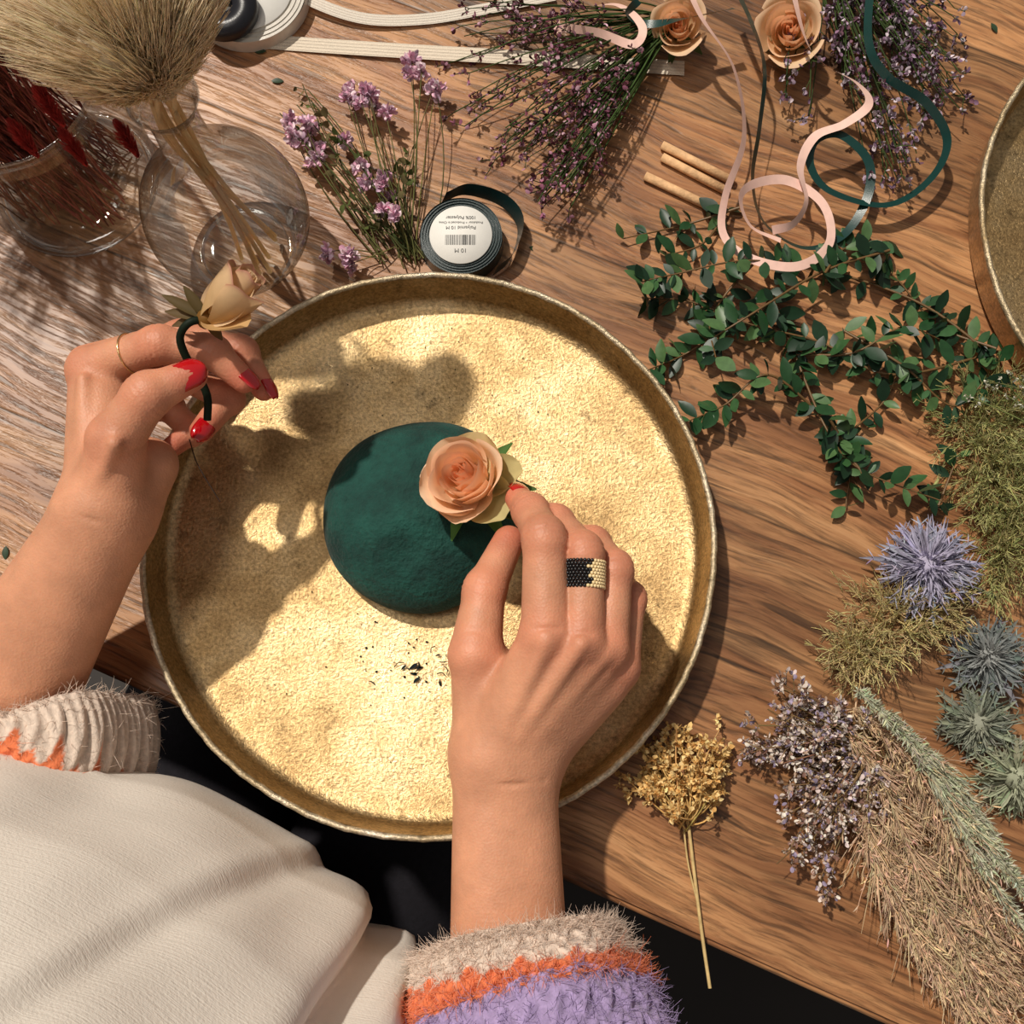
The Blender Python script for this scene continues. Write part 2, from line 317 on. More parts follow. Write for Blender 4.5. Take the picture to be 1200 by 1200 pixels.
def nets(F,org,vox):
    S=F<0; nx,ny,nz=F.shape; cs=np.zeros((nx-1,ny-1,nz-1),np.int8)
    off=[(i,j,k) for i in (0,1) for j in (0,1) for k in (0,1)]
    for i,j,k in off: cs+=S[i:nx-1+i,j:ny-1+j,k:nz-1+k]
    mask=(cs>0)&(cs<8); cells=np.argwhere(mask); idx=np.full(mask.shape,-1,np.int64); idx[mask]=np.arange(len(cells))
    acc=np.zeros((len(cells),3)); cnt=np.zeros(len(cells))
    for a in off:
        for ax in range(3):
            if a[ax]==0:
                bb=list(a); bb[ax]=1
                Fa=F[cells[:,0]+a[0],cells[:,1]+a[1],cells[:,2]+a[2]]; Fb=F[cells[:,0]+bb[0],cells[:,1]+bb[1],cells[:,2]+bb[2]]
                cr=(Fa<0)!=(Fb<0); t=Fa[cr]/(Fa[cr]-Fb[cr]); p=np.tile(np.array(a,float),(cr.sum(),1)); p[:,ax]+=t
                acc[cr]+=p; cnt[cr]+=1
    V=org+(cells+acc/cnt[:,None])*vox; quads=[]
    for ax in range(3):
        b1,c1=(ax+1)%3,(ax+2)%3
        sl0=[slice(1,-1)]*3; sl1=[slice(1,-1)]*3; sl0[ax]=slice(0,-1); sl1[ax]=slice(1,None)
        A=S[tuple(sl0)]; B=S[tuple(sl1)]
        for pos in (True,False):
            q=np.argwhere((A&~B) if pos else (~A&B)); 
            if not len(q): continue
            o=np.ones(3,int); o[ax]=0; q=q+o
            def ci(db,dc):
                r=q.copy(); r[:,b1]+=db; r[:,c1]+=dc; return idx[r[:,0],r[:,1],r[:,2]]
            f=np.stack([ci(-1,-1),ci(0,-1),ci(0,0),ci(-1,0)],-1)
            quads.append(f if pos else f[:,::-1])
    return V,np.concatenate(quads)
SK=srgb(204,146,114); SKR=srgb(196,100,78)
def hand(name,palm,fingers,fr,forearm,vox,parent,kpalm=.8,tendons=(),folds=()):
    pts=[p for a,b,ra,rb in palm+forearm for p in (a,b)]+[p for f in fingers for p in f]
    pts=np.array(pts); lo=pts.min(0)-2.6; hi=pts.max(0)+2.6
    lo[1]=pts[:,1].min()-4
    fd=Field(lo,hi,vox); G=None
    for a,b,ra,rb in palm:
        d=fd.cone(a,b,ra,rb); G=d if G is None else smin(G,d,kpalm)
    for a,b,ra,rb in forearm:
        G=smin(G,fd.cone(a,b,ra,rb),1.2)
    for a,b,ra,rb in tendons:
        G=smin(G,fd.cone(a,b,ra,rb),.35)
    tot=G
    for f,r in zip(fingers,fr):
        c=None
        for i in range(len(f)-1):
            d=fd.cone(f[i],f[i+1],r[i],r[i+1]); c=d if c is None else smin(c,d,.16)
        for i in range(1,len(f)-1):
            pd=nrm(f[i+1]-f[i-1]); c=smin(c,fd.cone(f[i]-pd*.15,f[i]+pd*.15,r[i]*1.07,r[i]*1.07),.2)
        tot=smin(smin(G,c,.5),tot,.05) 
    for f,r in zip(fingers,fr):
        for i in range(1,len(f)-1):
            J=f[i]; a=nrm(nrm(f[i+1]-f[i])+nrm(f[i]-f[i-1]))
            x,y,z=fd.X-J[0],fd.Y-J[1],fd.Z-J[2]
            d2=x*x+y*y+z*z; u=x*a[0]+y*a[1]+z*a[2]
            tot=tot+(.07*np.exp(-d2/(r[i]*1.15)**2)*np.exp(-u*u/.12)*np.cos(2*np.pi*u/.26)).astype(np.float32)
    for a,b in folds:
        tot=tot+(.09*np.exp(-(np.maximum(fd.cone(a,b,0,0),0)/.12)**2)).astype(np.float32)
    V,F=nets(tot,lo,vox)
    w=np.zeros(len(V))
    for f in fingers:
        for i in range(1,len(f)):
            w=np.maximum(w,(.85 if i==len(f)-1 else .6)*np.exp(-((V-f[i])**2).sum(1)/1.3))
        w=np.maximum(w,.5*np.exp(-((V-f[0])**2).sum(1)/1.8))
    col=SK[None]*(1-w[:,None])+SKR[None]*w[:,None]
    o=make(name,V,[F],col,M_skin,True,parent)
    sm=o.modifiers.new('smooth','SMOOTH'); sm.factor=.5; sm.iterations=2
    return o
person=bpy.data.objects.new('person_arranging_flowers',None); sc.collection.objects.link(person)
def Q(*a): return P(*a)
rI=[Q(640,742,9.0),Q(638,632,9.3),Q(622,600,7.6),Q(607,584,6.4)]
rM=[Q(682,748,8.9),Q(684,648,9.0),Q(652,612,7.4),Q(626,600,6.1)]
rR=[Q(712,757,8.1),Q(720,668,7.9),Q(696,636,6.1),Q(664,624,5.0)]
rP=[Q(727,778,7.0),Q(739,702,6.5),Q(724,676,5.3),Q(700,660,4.6)]
rT=[Q(557,766,7.0),Q(568,692,6.7),Q(596,634,5.9)]
palm=[(Q(572,880,6.4),Q(638,752,8.7),1.45,1.12),(Q(586,880,6.4),Q(678,758,8.6),1.5,1.08),(Q(600,885,6.1),Q(706,766,7.8),1.5,1.05),(Q(614,890,5.7),Q(722,786,6.7),1.4,1.0),
 (Q(566,860,5.9),Q(559,772,6.9),1.35,1.15),(Q(585,860,5.3),Q(590,790,6.2),1.5,1.1),(Q(625,880,5.0),Q(694,800,6.1),1.4,1.3)]
fore=[(Q(574,900,6.1),Q(577,1190,5.6),1.6,1.85),(Q(610,905,5.8),Q(618,1190,5.4),1.55,1.9)]
ten=[(Q(590,860,8.0),Q(640,752,9.85),.2,.34),(Q(606,862,8.0),Q(680,756,9.8),.2,.34),(Q(620,866,7.6),Q(708,766,8.9),.2,.3)]
folds=[(Q(552,912,7.6),Q(600,920,7.9)),(Q(600,920,7.9),Q(636,914,7.2)),(Q(540,735,8.0),Q(575,742,8.1)),(Q(590,752,8.2),Q(606,790,8.3)),(Q(622,738,10.05),Q(656,736,10.05)),(Q(668,742,9.95),Q(698,742,9.9))]
hand('right_arm',palm,[rI,rM,rR,rP,rT],[(1.1,.93,.8,.62),(1.0,.84,.76,.62),(.95,.8,.72,.58),(.85,.68,.62,.52),(1.2,.94,.74)],fore,.085,person,.65,ten,folds)
lI=[Q(104,432,8.0),Q(186,404,9.3),Q(248,412,9.0),Q(286,446,8.5)]
lM=[Q(104,428,6.4),Q(214,396,7.2),Q(282,412,7.4),Q(309,456,7.2)]
lR=[Q(112,450,5.2),Q(210,436,5.0),Q(268,466,6.0),Q(236,505,6.9)]
lP=[Q(120,480,4.6),Q(196,476,4.2),Q(226,505,4.6),Q(200,525,5.2)]
lT=[Q(135,515,10.4),Q(172,464,11.2),Q(224,440,11.0)]
palm=[(Q(122,590,8.4),Q(110,438,7.8),1.6,1.1),(Q(124,590,8.0),Q(112,440,6.4),1.6,1.05),(Q(127,595,7.2),Q(116,458,5.3),1.55,1.05),(Q(132,600,6.8),Q(124,486,4.8),1.4,1.0),
 (Q(132,580,8.8),Q(136,518,10.1),1.5,1.2),(Q(156,580,7.6),Q(176,545,7.6),1.4,1.25),(Q(130,520,8.0),Q(125,470,8.0),1.4,1.15)]
fore=[(Q(108,612,8.0),Q(5,780,4.6),1.8,2.4),(Q(134,615,7.7),Q(34,812,4.0),1.55,2.2),(Q(15,795,4.3),Q(20,890,2.5),2.3,2.4)]
ten=[(Q(112,575,9.9),Q(134,520,11.5),.2,.3),(Q(100,560,9.2),Q(98,445,9.2),.2,.25)]
folds=[(Q(90,600,10.),Q(125,618,10.1)),(Q(125,618,10.1),Q(160,620,9.3)),(Q(150,540,11.0),Q(185,505,9.6)),(Q(112,470,9.6),Q(150,462,10.4))]
hand('left_arm',palm,[lI,lM,lR,lP,lT],[(1.0,.84,.76,.58),(1.0,.82,.74,.56),(.95,.8,.72,.56),(.85,.7,.62,.5),(1.15,.96,.7)],fore,.085,person,.65,ten,folds)
def nail(mb,tip,prev,normal,w,l,r,over=.35,col=srgb(180,6,20)):
    d=nrm(tip-prev); n=np.asarray(normal,float); n=nrm(n-(n@d)*d); s=np.cross(d,n)
    G=[]
    for i in range(13):
        v=i/12; wid=w*(1 if v<.55 else math.sqrt(max(0.02,1-((v-.55)/.47)**2)))*(.75+.25*min(1,v/.2) if v<.2 else 1)
        row=[]
        for j in range(9):
            u=-1+2*j/8; a=u*1.05
            row.append(tip+d*(-l+over+r*.6+v*l)+s*(math.sin(a)/.87*wid/2)+n*(r*.93+(math.cos(a)-1)*w*.42-.10*v*v+.05*math.sin(v*3.14)))
        G.append(row)
    mb.grid(np.array(G),col)
nb=MB()
up=np.array([0,0,1.])
nail(nb,lT[-1],lT[-2],up+np.array([.0,-.25,0]),1.25,1.6,.70,.3)
nail(nb,lI[-1],lI[-2],np.array([.7,.25,.75]),.85,1.2,.58,.4)
nail(nb,lM[-1],lM[-2],np.array([.9,.2,.5]),.85,1.2,.56,.4)
nail(nb,lR[-1],lR[-2],np.array([.25,-.5,1.]),.9,1.25,.56,.4)
nail(nb,rI[-1],rI[-2],np.array([.2,1.,.6]),.9,1.25,.66,.45)
o=nb.build('fingernails',M_nail,person); md=o.modifiers.new('s','SOLIDIFY'); md.thickness=.0006; md.offset=0
def beadring(name,a,b,t,r,wid,rows,ncol):
    d=nrm(b-a); c=a+(b-a)*t; x=nrm(np.cross(d,[0,0,1.])); y=np.cross(x,d); mb=MB(); pts=[];cols=[]
    for i in range(rows):
        for j in range(ncol):
            an=(j+.5*(i%2))*2*math.pi/ncol; p=c+d*((i/(rows-1)-.5)*wid)+(x*math.cos(an)+y*math.sin(an))*r; pts.append(p)
            cols.append(srgb(232,206,156) if (.12*((i*7)%3-1)<math.cos(an)-.28) else srgb(18,18,20))
    pts=np.array(pts); mb.inst(ICO2,np.tile(np.eye(3)*.085,(len(pts),1,1)),pts,np.array(cols)); return mb.build(name,M_bead)
beadring('beaded_ring',rM[0],rM[1],.74,.92,1.1,9,36)
d=nrm(lI[1]-lI[0]); c=lI[0]+(lI[1]-lI[0])*.62; x=nrm(np.cross(d,[0,0,1.])); y=np.cross(x,d); an=np.linspace(0,2*np.pi,49)[:,None]
mb=MB(); mb.tubes(c+(x*np.cos(an)+y*np.sin(an))*.95,.045,srgb(240,206,150),6); mb.build('thin_gold_ring',M_goldbead)
# ------------------------------------------------------------ sleeves
CR=srgb(232,214,198); OR=srgb(244,138,92); LI=srgb(182,162,206)
def sleeve(name,path,rads,bands,nfuzz,parent):
    path=spline(path,150); seg=np.linalg.norm(np.diff(path,axis=0),axis=1); S=np.concatenate([[0],np.cumsum(seg)])
    K=260; s=np.concatenate([np.linspace(0,14,200),np.linspace(14.2,S[-1],60)]); pts=np.stack([np.interp(s,S,path[:,i]) for i in range(3)],-1)
    T=nrm(np.gradient(pts,axis=0)); A=nrm(np.cross(T,[0,0,1.])); B=np.cross(T,A); n=288; th=np.arange(n)*2*np.pi/n
    R=np.interp(s,rads[0],rads[1])[:,None]
    ncol=30; ph=th*ncol/(2*np.pi); fc=np.abs((ph%1)-.5)*2
    row=(s[:,None]/.66+fc[None]*.7)
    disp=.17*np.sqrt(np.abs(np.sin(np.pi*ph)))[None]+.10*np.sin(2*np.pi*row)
    wob=.25*np.sin(3*th[None]+s[:,None]*.5)+.18*np.sin(5*th[None]-s[:,None]*.8+1)
    r=R+disp+wob
    P3=pts[:,None]+r[...,None]*(np.cos(th)[None,:,None]*A[:,None]+np.sin(th)[None,:,None]*B[:,None])
    def colat(sv,thv):
        q=sv+.14*np.sin(thv*30)+.12*np.sin(thv*15+1); c=np.empty(q.shape+(3,))
        c[:]=bands[-1][1]
        for lim,cc in reversed(bands[:-1]): c[q<lim]=cc
        return c
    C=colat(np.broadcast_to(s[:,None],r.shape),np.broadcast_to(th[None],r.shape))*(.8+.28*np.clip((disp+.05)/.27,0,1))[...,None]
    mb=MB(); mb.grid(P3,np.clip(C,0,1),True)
    rin=np.stack([r[0]*.985,r[0]*.93-.05,r[0]*.84,r[0]*.74],0); off=np.array([0,.05,.6,3.])
    Pi=(pts[0]+T[0]*off[:,None])[:,None]+rin[...,None]*(np.cos(th)[None,:,None]*A[0]+np.sin(th)[None,:,None]*B[0])
    mb.grid(Pi[::-1],CR*.8,True)
    u=rng.random(nfuzz)*rng.random(nfuzz)**.3*13; u[:nfuzz//7]=rng.random(nfuzz//7)*.5; t2=rng.random(nfuzz)*2*np.pi
    ii=np.clip(np.searchsorted(s,u),0,K-1); jj=(t2/(2*np.pi)*n).astype(int)%n
    p0=P3[ii,jj]; nn=nrm(p0-pts[ii]); tang=rdir(nfuzz); L=(.2+.6*rng.random(nfuzz)**2)[:,None]
    p1=p0+nn*L*.35+tang*L*.35; p2=p0+nn*L*.4+tang*L*.9+rdir(nfuzz)*L*.3
    mb.tubes(bez(p0,p1,p2,5),np.array([.012,.012,.010,.008,.004]),np.clip(colat(u,t2)*1.2,0,1),3)
    return mb.build(name,M_wool,parent)
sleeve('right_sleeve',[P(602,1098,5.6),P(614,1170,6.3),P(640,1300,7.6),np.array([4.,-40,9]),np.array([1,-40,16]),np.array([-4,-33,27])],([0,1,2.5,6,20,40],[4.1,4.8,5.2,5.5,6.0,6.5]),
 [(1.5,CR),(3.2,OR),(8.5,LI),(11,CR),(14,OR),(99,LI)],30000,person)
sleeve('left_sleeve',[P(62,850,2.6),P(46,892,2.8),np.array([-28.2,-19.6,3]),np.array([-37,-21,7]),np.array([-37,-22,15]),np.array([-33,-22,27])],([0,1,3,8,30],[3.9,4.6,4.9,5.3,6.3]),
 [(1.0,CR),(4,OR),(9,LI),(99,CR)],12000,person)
# ------------------------------------------------------------ apron torso
bc=np.array([-19.5,-24.8,0]); zs=np.concatenate([np.linspace(-34,-6,16),np.linspace(-5,34,110)]); n=300; th=np.arange(n)*2*np.pi/n
sf=np.interp(zs,[-34,-10,-2,2,6,10,15,20,26,30,33,34],[.5,.62,.88,1,1.0,.96,.9,.84,.74,.6,.35,.02]); se=np.interp(zs,[-34,-10,0,4,10,20,27,31,33.5,34],[.7,.75,.95,1,.97,.92,.85,.6,.35,.02])
sh=np.interp(zs,[-34,0,6,14,25,34],[0,0,-.2,-.9,-3,-4.5])
def spw(x,p): return np.sign(x)*np.abs(x)**p
ce,sn=spw(np.cos(th),1.0),spw(np.sin(th),.95)
TT,ZZ=np.meshgrid(th,zs)
def ridge(t0,k,w,a): return a*np.exp(-((TT-t0-k*(ZZ-5))/w)**2)
disp=ridge(.95,-.004,.045,-1.0)+ridge(.87,-.006,.05,.6)+ridge(1.05,-.002,.07,.4)+ridge(.62,.004,.06,-.8)+ridge(.71,.006,.05,.45)+ridge(.42,.004,.07,-.5)+ridge(1.5,.014,.16,.3)+ridge(1.75,-.006,.12,-.3)+ridge(2.1,.01,.14,.3)+ridge(2.4,0,.08,-.3)+ridge(1.22,.012,.05,-.35)+ridge(1.27,.012,.04,.2)+ridge(.3,.0,.05,.4)
disp+=.15*np.sin(TT*9+ZZ*.25)*np.sin(ZZ*.3+TT*3)+.08*np.sin(TT*17-ZZ*.4)
disp+=.12*np.exp(-((ZZ-6.2-1.0*np.sin(TT*2))/.12)**2)*(TT>1.75)
Am,Bm=18.6,11.7
rad=1+disp/12.
G=bc+ (ev[None,None]*(Am*se[:,None]*ce[None]*rad)[...,None]) + fv[None,None]*((Bm*sf[:,None]*sn[None]*rad+sh[:,None])[...,None])
G[...,2]=zs[:,None]
AP=srgb(236,228,217); AC=np.where((zs>-7)[:,None,None],AP,srgb(26,24,30)); AC=np.broadcast_to(AC,G.shape); mb=MB(); mb.grid(G,AC,True)
def apronmat():
    m=attrmat('linen_apron',.85,var=.05,noise=30,spec=.15,trans=.0); nt=m.node_tree; L=nt.links; b=[n for n in nt.nodes if n.type=='BSDF_PRINCIPLED'][0]
    tc=N_(nt,'ShaderNodeTexCoord'); h=None
    for sc_ in ((900,60,900),(60,60,1400)):
        mp=N_(nt,'ShaderNodeMapping'); mp.inputs['Scale'].default_value=sc_; mp.inputs['Rotation'].default_value=(0,0,-.4); L.new(tc.outputs['Object'],mp.inputs[0]); no=N_(nt,'ShaderNodeTexNoise',Scale=1.0,Detail=2.0); L.new(mp.outputs[0],no.inputs['Vector'])
        if h is None: h=no
        else:
            ad=N_(nt,'ShaderNodeMath',operation='ADD'); L.new(h.outputs[0],ad.inputs[0]); L.new(no.outputs[0],ad.inputs[1])
            bp=N_(nt,'ShaderNodeBump',Strength=.3,Distance=.0007); L.new(ad.outputs[0],bp.inputs['Height']); L.new(bp.outputs[0],b.inputs['Normal'])
    return m
mb.build('linen_apron',apronmat(),person)
mb=MB(); dk=srgb(26,24,30)
for sgn in (-1,1):
    hip=bc+ev*8*sgn; hip[2]=-28; knee=hip+fv*34; knee[2]=-27; ank=knee-fv*4; ank[2]=-70; toe=ank+fv*17; toe[2]=-73
    mb.tubes(spline([hip-fv*6,hip,hip+fv*18,knee,knee+np.array([0,0,-8.]),ank,ank+np.array([0,0,-1.5]),toe],60),np.interp(np.linspace(0,1,60),[0,.05,.3,.5,.8,.9,1],[.1,8,7.8,6.2,4.2,3.6,.3]),dk,20)
mb.build('trousers',M_dark,person)
mb=MB(); s0=bc-fv*2; th2=np.arange(40)*2*np.pi/40
prf=np.array([(0.01,-36.3),(16,-36.3),(16.5,-37),(16.5,-38.4),(16,-39),(.01,-39)])
mb.grid(np.stack([s0[0]+prf[:,0:1]*np.cos(th2),s0[1]+prf[:,0:1]*np.sin(th2),np.broadcast_to(prf[:,1:2],(6,40))],-1),srgb(60,40,28),True)
for a in (.7,2.3,3.9,5.5):
    q=s0+np.array([math.cos(a)*11,math.sin(a)*11,0]); q[2]=-38.5; q2=s0+np.array([math.cos(a)*16,math.sin(a)*16,0]); q2[2]=-75; mb.tubes(np.array([q,(q+q2)/2,q2]),1.4,srgb(60,40,28),10)
mb.build('stool',M_stick)
# ------------------------------------------------------------ roses
def rose(mb,c,axis,R,H,n,ci,cm,co,curl=.55,seed=0,tc=srgb(246,184,156),ta=.2,wmul=1.):
    r_=np.random.default_rng(seed); axis=nrm(np.array(axis,float)); x=nrm(np.cross(axis,[.3,.9,.1])); y=np.cross(axis,x)
    u=np.linspace(-1,1,17)[None,:]; v=np.linspace(0,1,18)[:,None]
    for i in range(n):
        f=i/(n-1); phi=i*2.4+r_.normal()*.15; w=(1.45-.5*f)*wmul; rr=R*(.05+.80*f**.9); Hi=H*(1.0-.20*f**1.8+r_.normal()*.025); cu=curl*R*f**2.6
        ang=phi+u*w*(.55+.45*np.sin(np.clip(v*1.9,0,1.57)))
        pt=.05*(1-np.abs(u))**2*(f>.5)
        edge=1-.12*np.abs(u)**4+.025*np.sin(u*6+i)+pt
        rad=rr*(.36+.68*np.sin(np.clip(v*1.35,0,1)*np.pi/2)-.16*np.clip(v-.7,0,1)*(1-f)*3)+cu*v**4*(1-.5*np.abs(u))+.09*R*u*(1-f*.4)+.025*R*np.sin(u*5+i*2)*v**3
        z=Hi*v*edge-cu*.42*v**8*(1-.3*np.abs(u))
        G=c+rad[...,None]*(np.cos(ang)[...,None]*x+np.sin(ang)[...,None]*y)+z[...,None]*axis
        a=ci*(1-f)+cm*f
        t=np.clip(v**1.0,0,1)[...,None]*np.ones_like(u)[...,None]
        C=(co*(1-t)+a*t)*(.95+.08*r_.random()); tip=np.clip((v-.92)/.08,0,1)[...,None]*np.ones_like(u)[...,None]*ta
        if f>.25: C=C*(1-tip)+tc*tip
        mb.grid(G,np.clip(C,0,1))
def sepals(mb,c,axis,R,n,col,down=.4):
    axis=nrm(np.array(axis,float)); x=nrm(np.cross(axis,[.3,.9,.1])); y=np.cross(axis,x)
    d=np.array([x*math.cos(a)+y*math.sin(a)-axis*down*rng.uniform(.3,1.3) for a in np.arange(n)*2*math.pi/n+.3])
    mb.inst(LEAF,framesM(d,up=np.tile(axis,(n,1)),sc3=(R*.28,R,R)),np.tile(c,(n,1)),jit(col,n,.1))
PI=srgb(254,196,152); PM=srgb(253,218,184); PO=srgb(248,220,168)
ax=nrm(np.array([-.38,.10,1.])); mb=MB(); rc_=P(562,574,4.8)
rose(mb,rc_,ax,1.75,3.0,22,PI,PM,PO,.42,3)
for (q,ln,wd,cc) in (((566,510),1.6,2.6,srgb(228,204,150)),((594,606),1.7,2.2,srgb(210,200,142)),((496,586),1.5,2.8,srgb(251,218,184)),((612,552),1.4,1.8,srgb(212,198,140)),((516,520),1.4,2.6,srgb(249,212,174)),((540,616),1.4,2.4,srgb(250,214,178))):
    t=P(q[0],q[1],6.2); b0=rc_+ax*.7; mb.inst(BIGPET,framesM((t-b0)[None],up=ax[None],sc3=(wd*1.15,np.linalg.norm(t-b0)*1.05,2.4)),b0[None],cc)
sepals(mb,rc_+ax*.2,ax,2.8,6,srgb(88,126,62),-.05)
mb.tubes(spline([rc_+ax*.2,P(585,600,4.9),P(612,612,4.6),P(640,640,3.8)],14),.14,srgb(80,110,55),8)
mb.build('peach_rose',M_petal)
mb=MB(); b0=P(242,374,11.0); axb=nrm(P(284,330,11.9)-b0)
rose(mb,b0,axb,1.25,3.1,7,srgb(232,192,150),srgb(232,200,158),srgb(206,168,112),.12,8,srgb(176,70,92),.55,1.25)
mb.inst(BIGPET,framesM(np.array([P(304,322,11.8)-b0,P(286,384,11.4)-b0]),up=np.array([[0.2,0.2,1.],[-.1,.6,.8]]),sc3=np.array([(2.2,3.0,1.8),(2.0,2.2,1.6)])),np.array([b0]*2),np.array([srgb(236,206,164),srgb(216,176,120)]))
d5=nrm(np.array([P(180,338,11.6)-b0,P(190,362,11.2)-b0,P(196,380,11.)-b0,P(212,330,11.8)-b0,P(262,400,10.9)-b0])); mb.inst(LEAF,framesM(d5,sc3=np.stack([np.full(5,.5),np.array([2.2,1.9,1.6,1.7,1.1]),np.full(5,1.)],-1)),np.tile(b0,(5,1)),jit(srgb(104,84,50),5,.15))
mb.tubes(spline([b0,P(222,378,11.3),P(211,394,10.9),P(217,416,10.3),P(232,440,9.6),P(243,465,9.0),P(243,492,8.4)],24),.18,srgb(26,40,26),8)
mb.inst(ICO2,np.tile(np.eye(3)*.46,(1,1,1)),b0[None],srgb(140,98,44))
mb.build('rose_bud',M_petal)
mb=MB(); mb.tubes(spline([P(222,515,8.5),P(232,545,8.6),P(258,588,8.6)],10),.03,srgb(60,50,44),5); mb.build('florist_wire',M_goldbead)
# ------------------------------------------------------------ glass vases
def lathe(name,c,prof,parent=None,mat=None):
    pr=spline(prof,60); th=np.arange(72)*2*np.pi/72; mb=MB()
    mb.grid(np.stack([c[0]+pr[:,0:1]*np.cos(th),c[1]+pr[:,0:1]*np.sin(th),np.broadcast_to(pr[:,1:2],(60,72))],-1),(1,1,1),True); return mb.build(name,mat or M_glass,parent)
vc=np.array([-15.,15.15,0])
lathe('glass_bulb_vase',vc,[(.01,.25),(2.2,.2),(2.5,.02),(3.1,.5),(4.1,2.6),(4.25,4.4),(3.7,6.4),(2.4,8.2),(1.45,9.8),(1.15,11.6),(1.2,13.2),(1.5,14.0),(1.62,14.1),(1.5,14.02),(1.1,13.0)])
jc=P(92,215,0); jc[2]=0
lathe('glass_jar',jc,[(.01,.5),(3.6,.5),(4.2,.3),(4.4,.05),(4.7,.3),(4.8,1.2),(4.8,5),(4.75,8.6),(4.6,9.2),(4.7,9.5),(4.5,9.5),(4.5,8)])
mb=MB(); top=np.array([vc[0],vc[1],14.]); PC=np.array([1.,.86,.64])
heads=[(P(120,60,19),P(-30,-10,20),1.9),(P(150,0,20),P(80,-130,22),2.0),(P(205,20,19),P(235,-110,21),1.6),(P(60,10,17),P(-110,0,17),1.5)]
for h1,h2,cr_ in heads:
    for _ in range(2):
        bot=vc+np.array([rng.uniform(-.5,1.8),rng.uniform(-2.4,.5),.6]); tj=top+np.array([*rng.uniform(-.7,.7,2),0])
        mb.tubes(spline([bot,(bot*.4+vc*.6)+np.array([.3,-.2,5]),tj+np.array([0,0,-3]),tj,(tj+h1)/2,h1,h2],40),.12,srgb(240,214,168),8)
    ax_=spline([tj+(h1-tj)*.2,h1,h2],30); env=np.sin(np.clip(np.arange(30)/29*2.6+.3,0,3.1))
    mb.tubes(ax_,np.maximum(env*cr_*.72,.02),PC,20)  # solid core added beneath the strands to throw light back out
    n=7000; k=rng.integers(0,28,n); tg=nrm(np.gradient(ax_,axis=0))[k]; w=env[k][:,None]
    rd=rdir(n); rd=nrm(rd-tg*(rd*tg).sum(1,keepdims=True)); base=ax_[k]+rd*w*cr_*.66; L=rng.uniform(.4,1.1,(n,1))*w*cr_
    mb.tubes(bez(base,base+tg*L*.4+rd*L*.32,base+tg*L*1.1+rd*L*.42+rdir(n)*.22,5),np.array([.022,.026,.024,.018,.004]),jit(PC,n,.05),3)
mb.build('pampas_grass',M_fluff)
mb=MB(); n=260
a=jc+np.stack([rng.uniform(-2.8,3.2,n),rng.uniform(-3.2,2.5,n),np.full(n,.8)],-1)
tp=np.stack([jc[0]-rng.uniform(1,11,n),jc[1]+rng.uniform(-2,7,n),rng.uniform(13,19,n)],-1)
mb.tubes(bez(a,(a+tp)/2+rng.normal(size=(n,3))*.8,tp,8),.045,jit(srgb(126,66,54),n,.35),4)
n=1300; k=rng.integers(0,260,n); b0_=a[k]+(tp[k]-a[k])*rng.uniform(.3,1,(n,1)); dd=nrm(nrm(tp[k]-a[k])+rdir(n)*.35)
mb.inst(NEEDLE,framesM(dd,spin=rng.random(n)*6,sc3=(.09,1.2,.3)),b0_,jit(srgb(150,80,66),n,.3))
for q in ((32,168,11),(90,178,11),(152,168,10),(62,130,14)):
    t=P(*q); n=700; d_=nrm(np.array([-.1,.15,1.])); z=rng.random(n)[:,None]; rd=rdir(n); L=.45
    base=t+d_*(z-.5)*2.; mb.tubes(bez(base,base+rd*L*.5+d_*.2,base+rd*L*np.sin(z*2.8+.2)+d_*.6,4),np.array([.02,.018,.012,.005]),jit(srgb(176,56,52),n,.15),3)
mb.build('dried_red_grass',M_plant)
# ------------------------------------------------------------ ribbons, spools
def rib(mb,pl,w,col,tilt=.5,n=120,tw=1.0,ph=0.):
    p=spline(PL(pl),n); T=nrm(np.gradient(p,axis=0)); S=nrm(np.cross(T,[0,0,1.])); t=tilt+tw*np.sin(np.linspace(0,9,n)+ph)*.6
    wd=S*np.cos(t)[:,None]+np.cross(S,T)*np.sin(t)[:,None]; p[:,2]=np.maximum(p[:,2],np.abs(wd[:,2])*w/2+.06)
    mb.ribbon(p,wd,w,col)
mb=MB(); PK=srgb(238,198,184)
rib(mb,[(650,38,.8),(662,18,1.2),(720,5,1.8),(752,30,2.6),(742,52,2.6),(700,38,2.2),(655,32,1.6)],.48,PK)
rib(mb,[(800,-30,3),(822,20,3.6),(860,80,2.6),(872,160,1.6),(850,230,1.6),(848,275,1.6),(880,303,1.8),(935,312,1.8),(972,285,1.8),(965,240,2.),(925,212,2.2),(885,215,2.3),(868,232,2.2),(880,265,2.0),(915,282,1.8)],.5,PK,.3,200)
rib(mb,[(925,-30,3.5),(942,40,3.4),(962,72,3.2),(1005,98,3),(1018,122,2.8),(990,145,2.6),(955,160,2.5),(938,195,2.4),(945,235,2.2),(930,262,2.),(905,270,1.9)],.5,PK,.4,160)
mb.build('pink_satin_ribbon',M_satin)
mb=MB(); GR=srgb(14,54,50)
rib(mb,[(858,-20,2.6),(880,25,3.2),(896,80,2.9),(890,150,2.2),(882,210,1.6),(895,260,1.2),(940,290,1.1),(985,278,1.1),(1015,235,1.4),(1018,190,1.9),(985,158,2.2),(955,165,2.1),(950,195,1.8),(975,225,1.6),(1040,240,1.4),(1090,210,1.6),(1110,165,2.0),(1085,120,2.6),(1040,90,2.9),(1018,50,3.2),(1020,-20,3)],.5,GR,.5,300,.8)
rib(mb,[(748,0,2.4),(735,18,2.4),(760,28,2.3),(800,22,3.),(860,10,3)],.5,GR)
mb.build('dark_green_satin_ribbon',M_satin)
mb=MB(); CW=srgb(232,218,198)
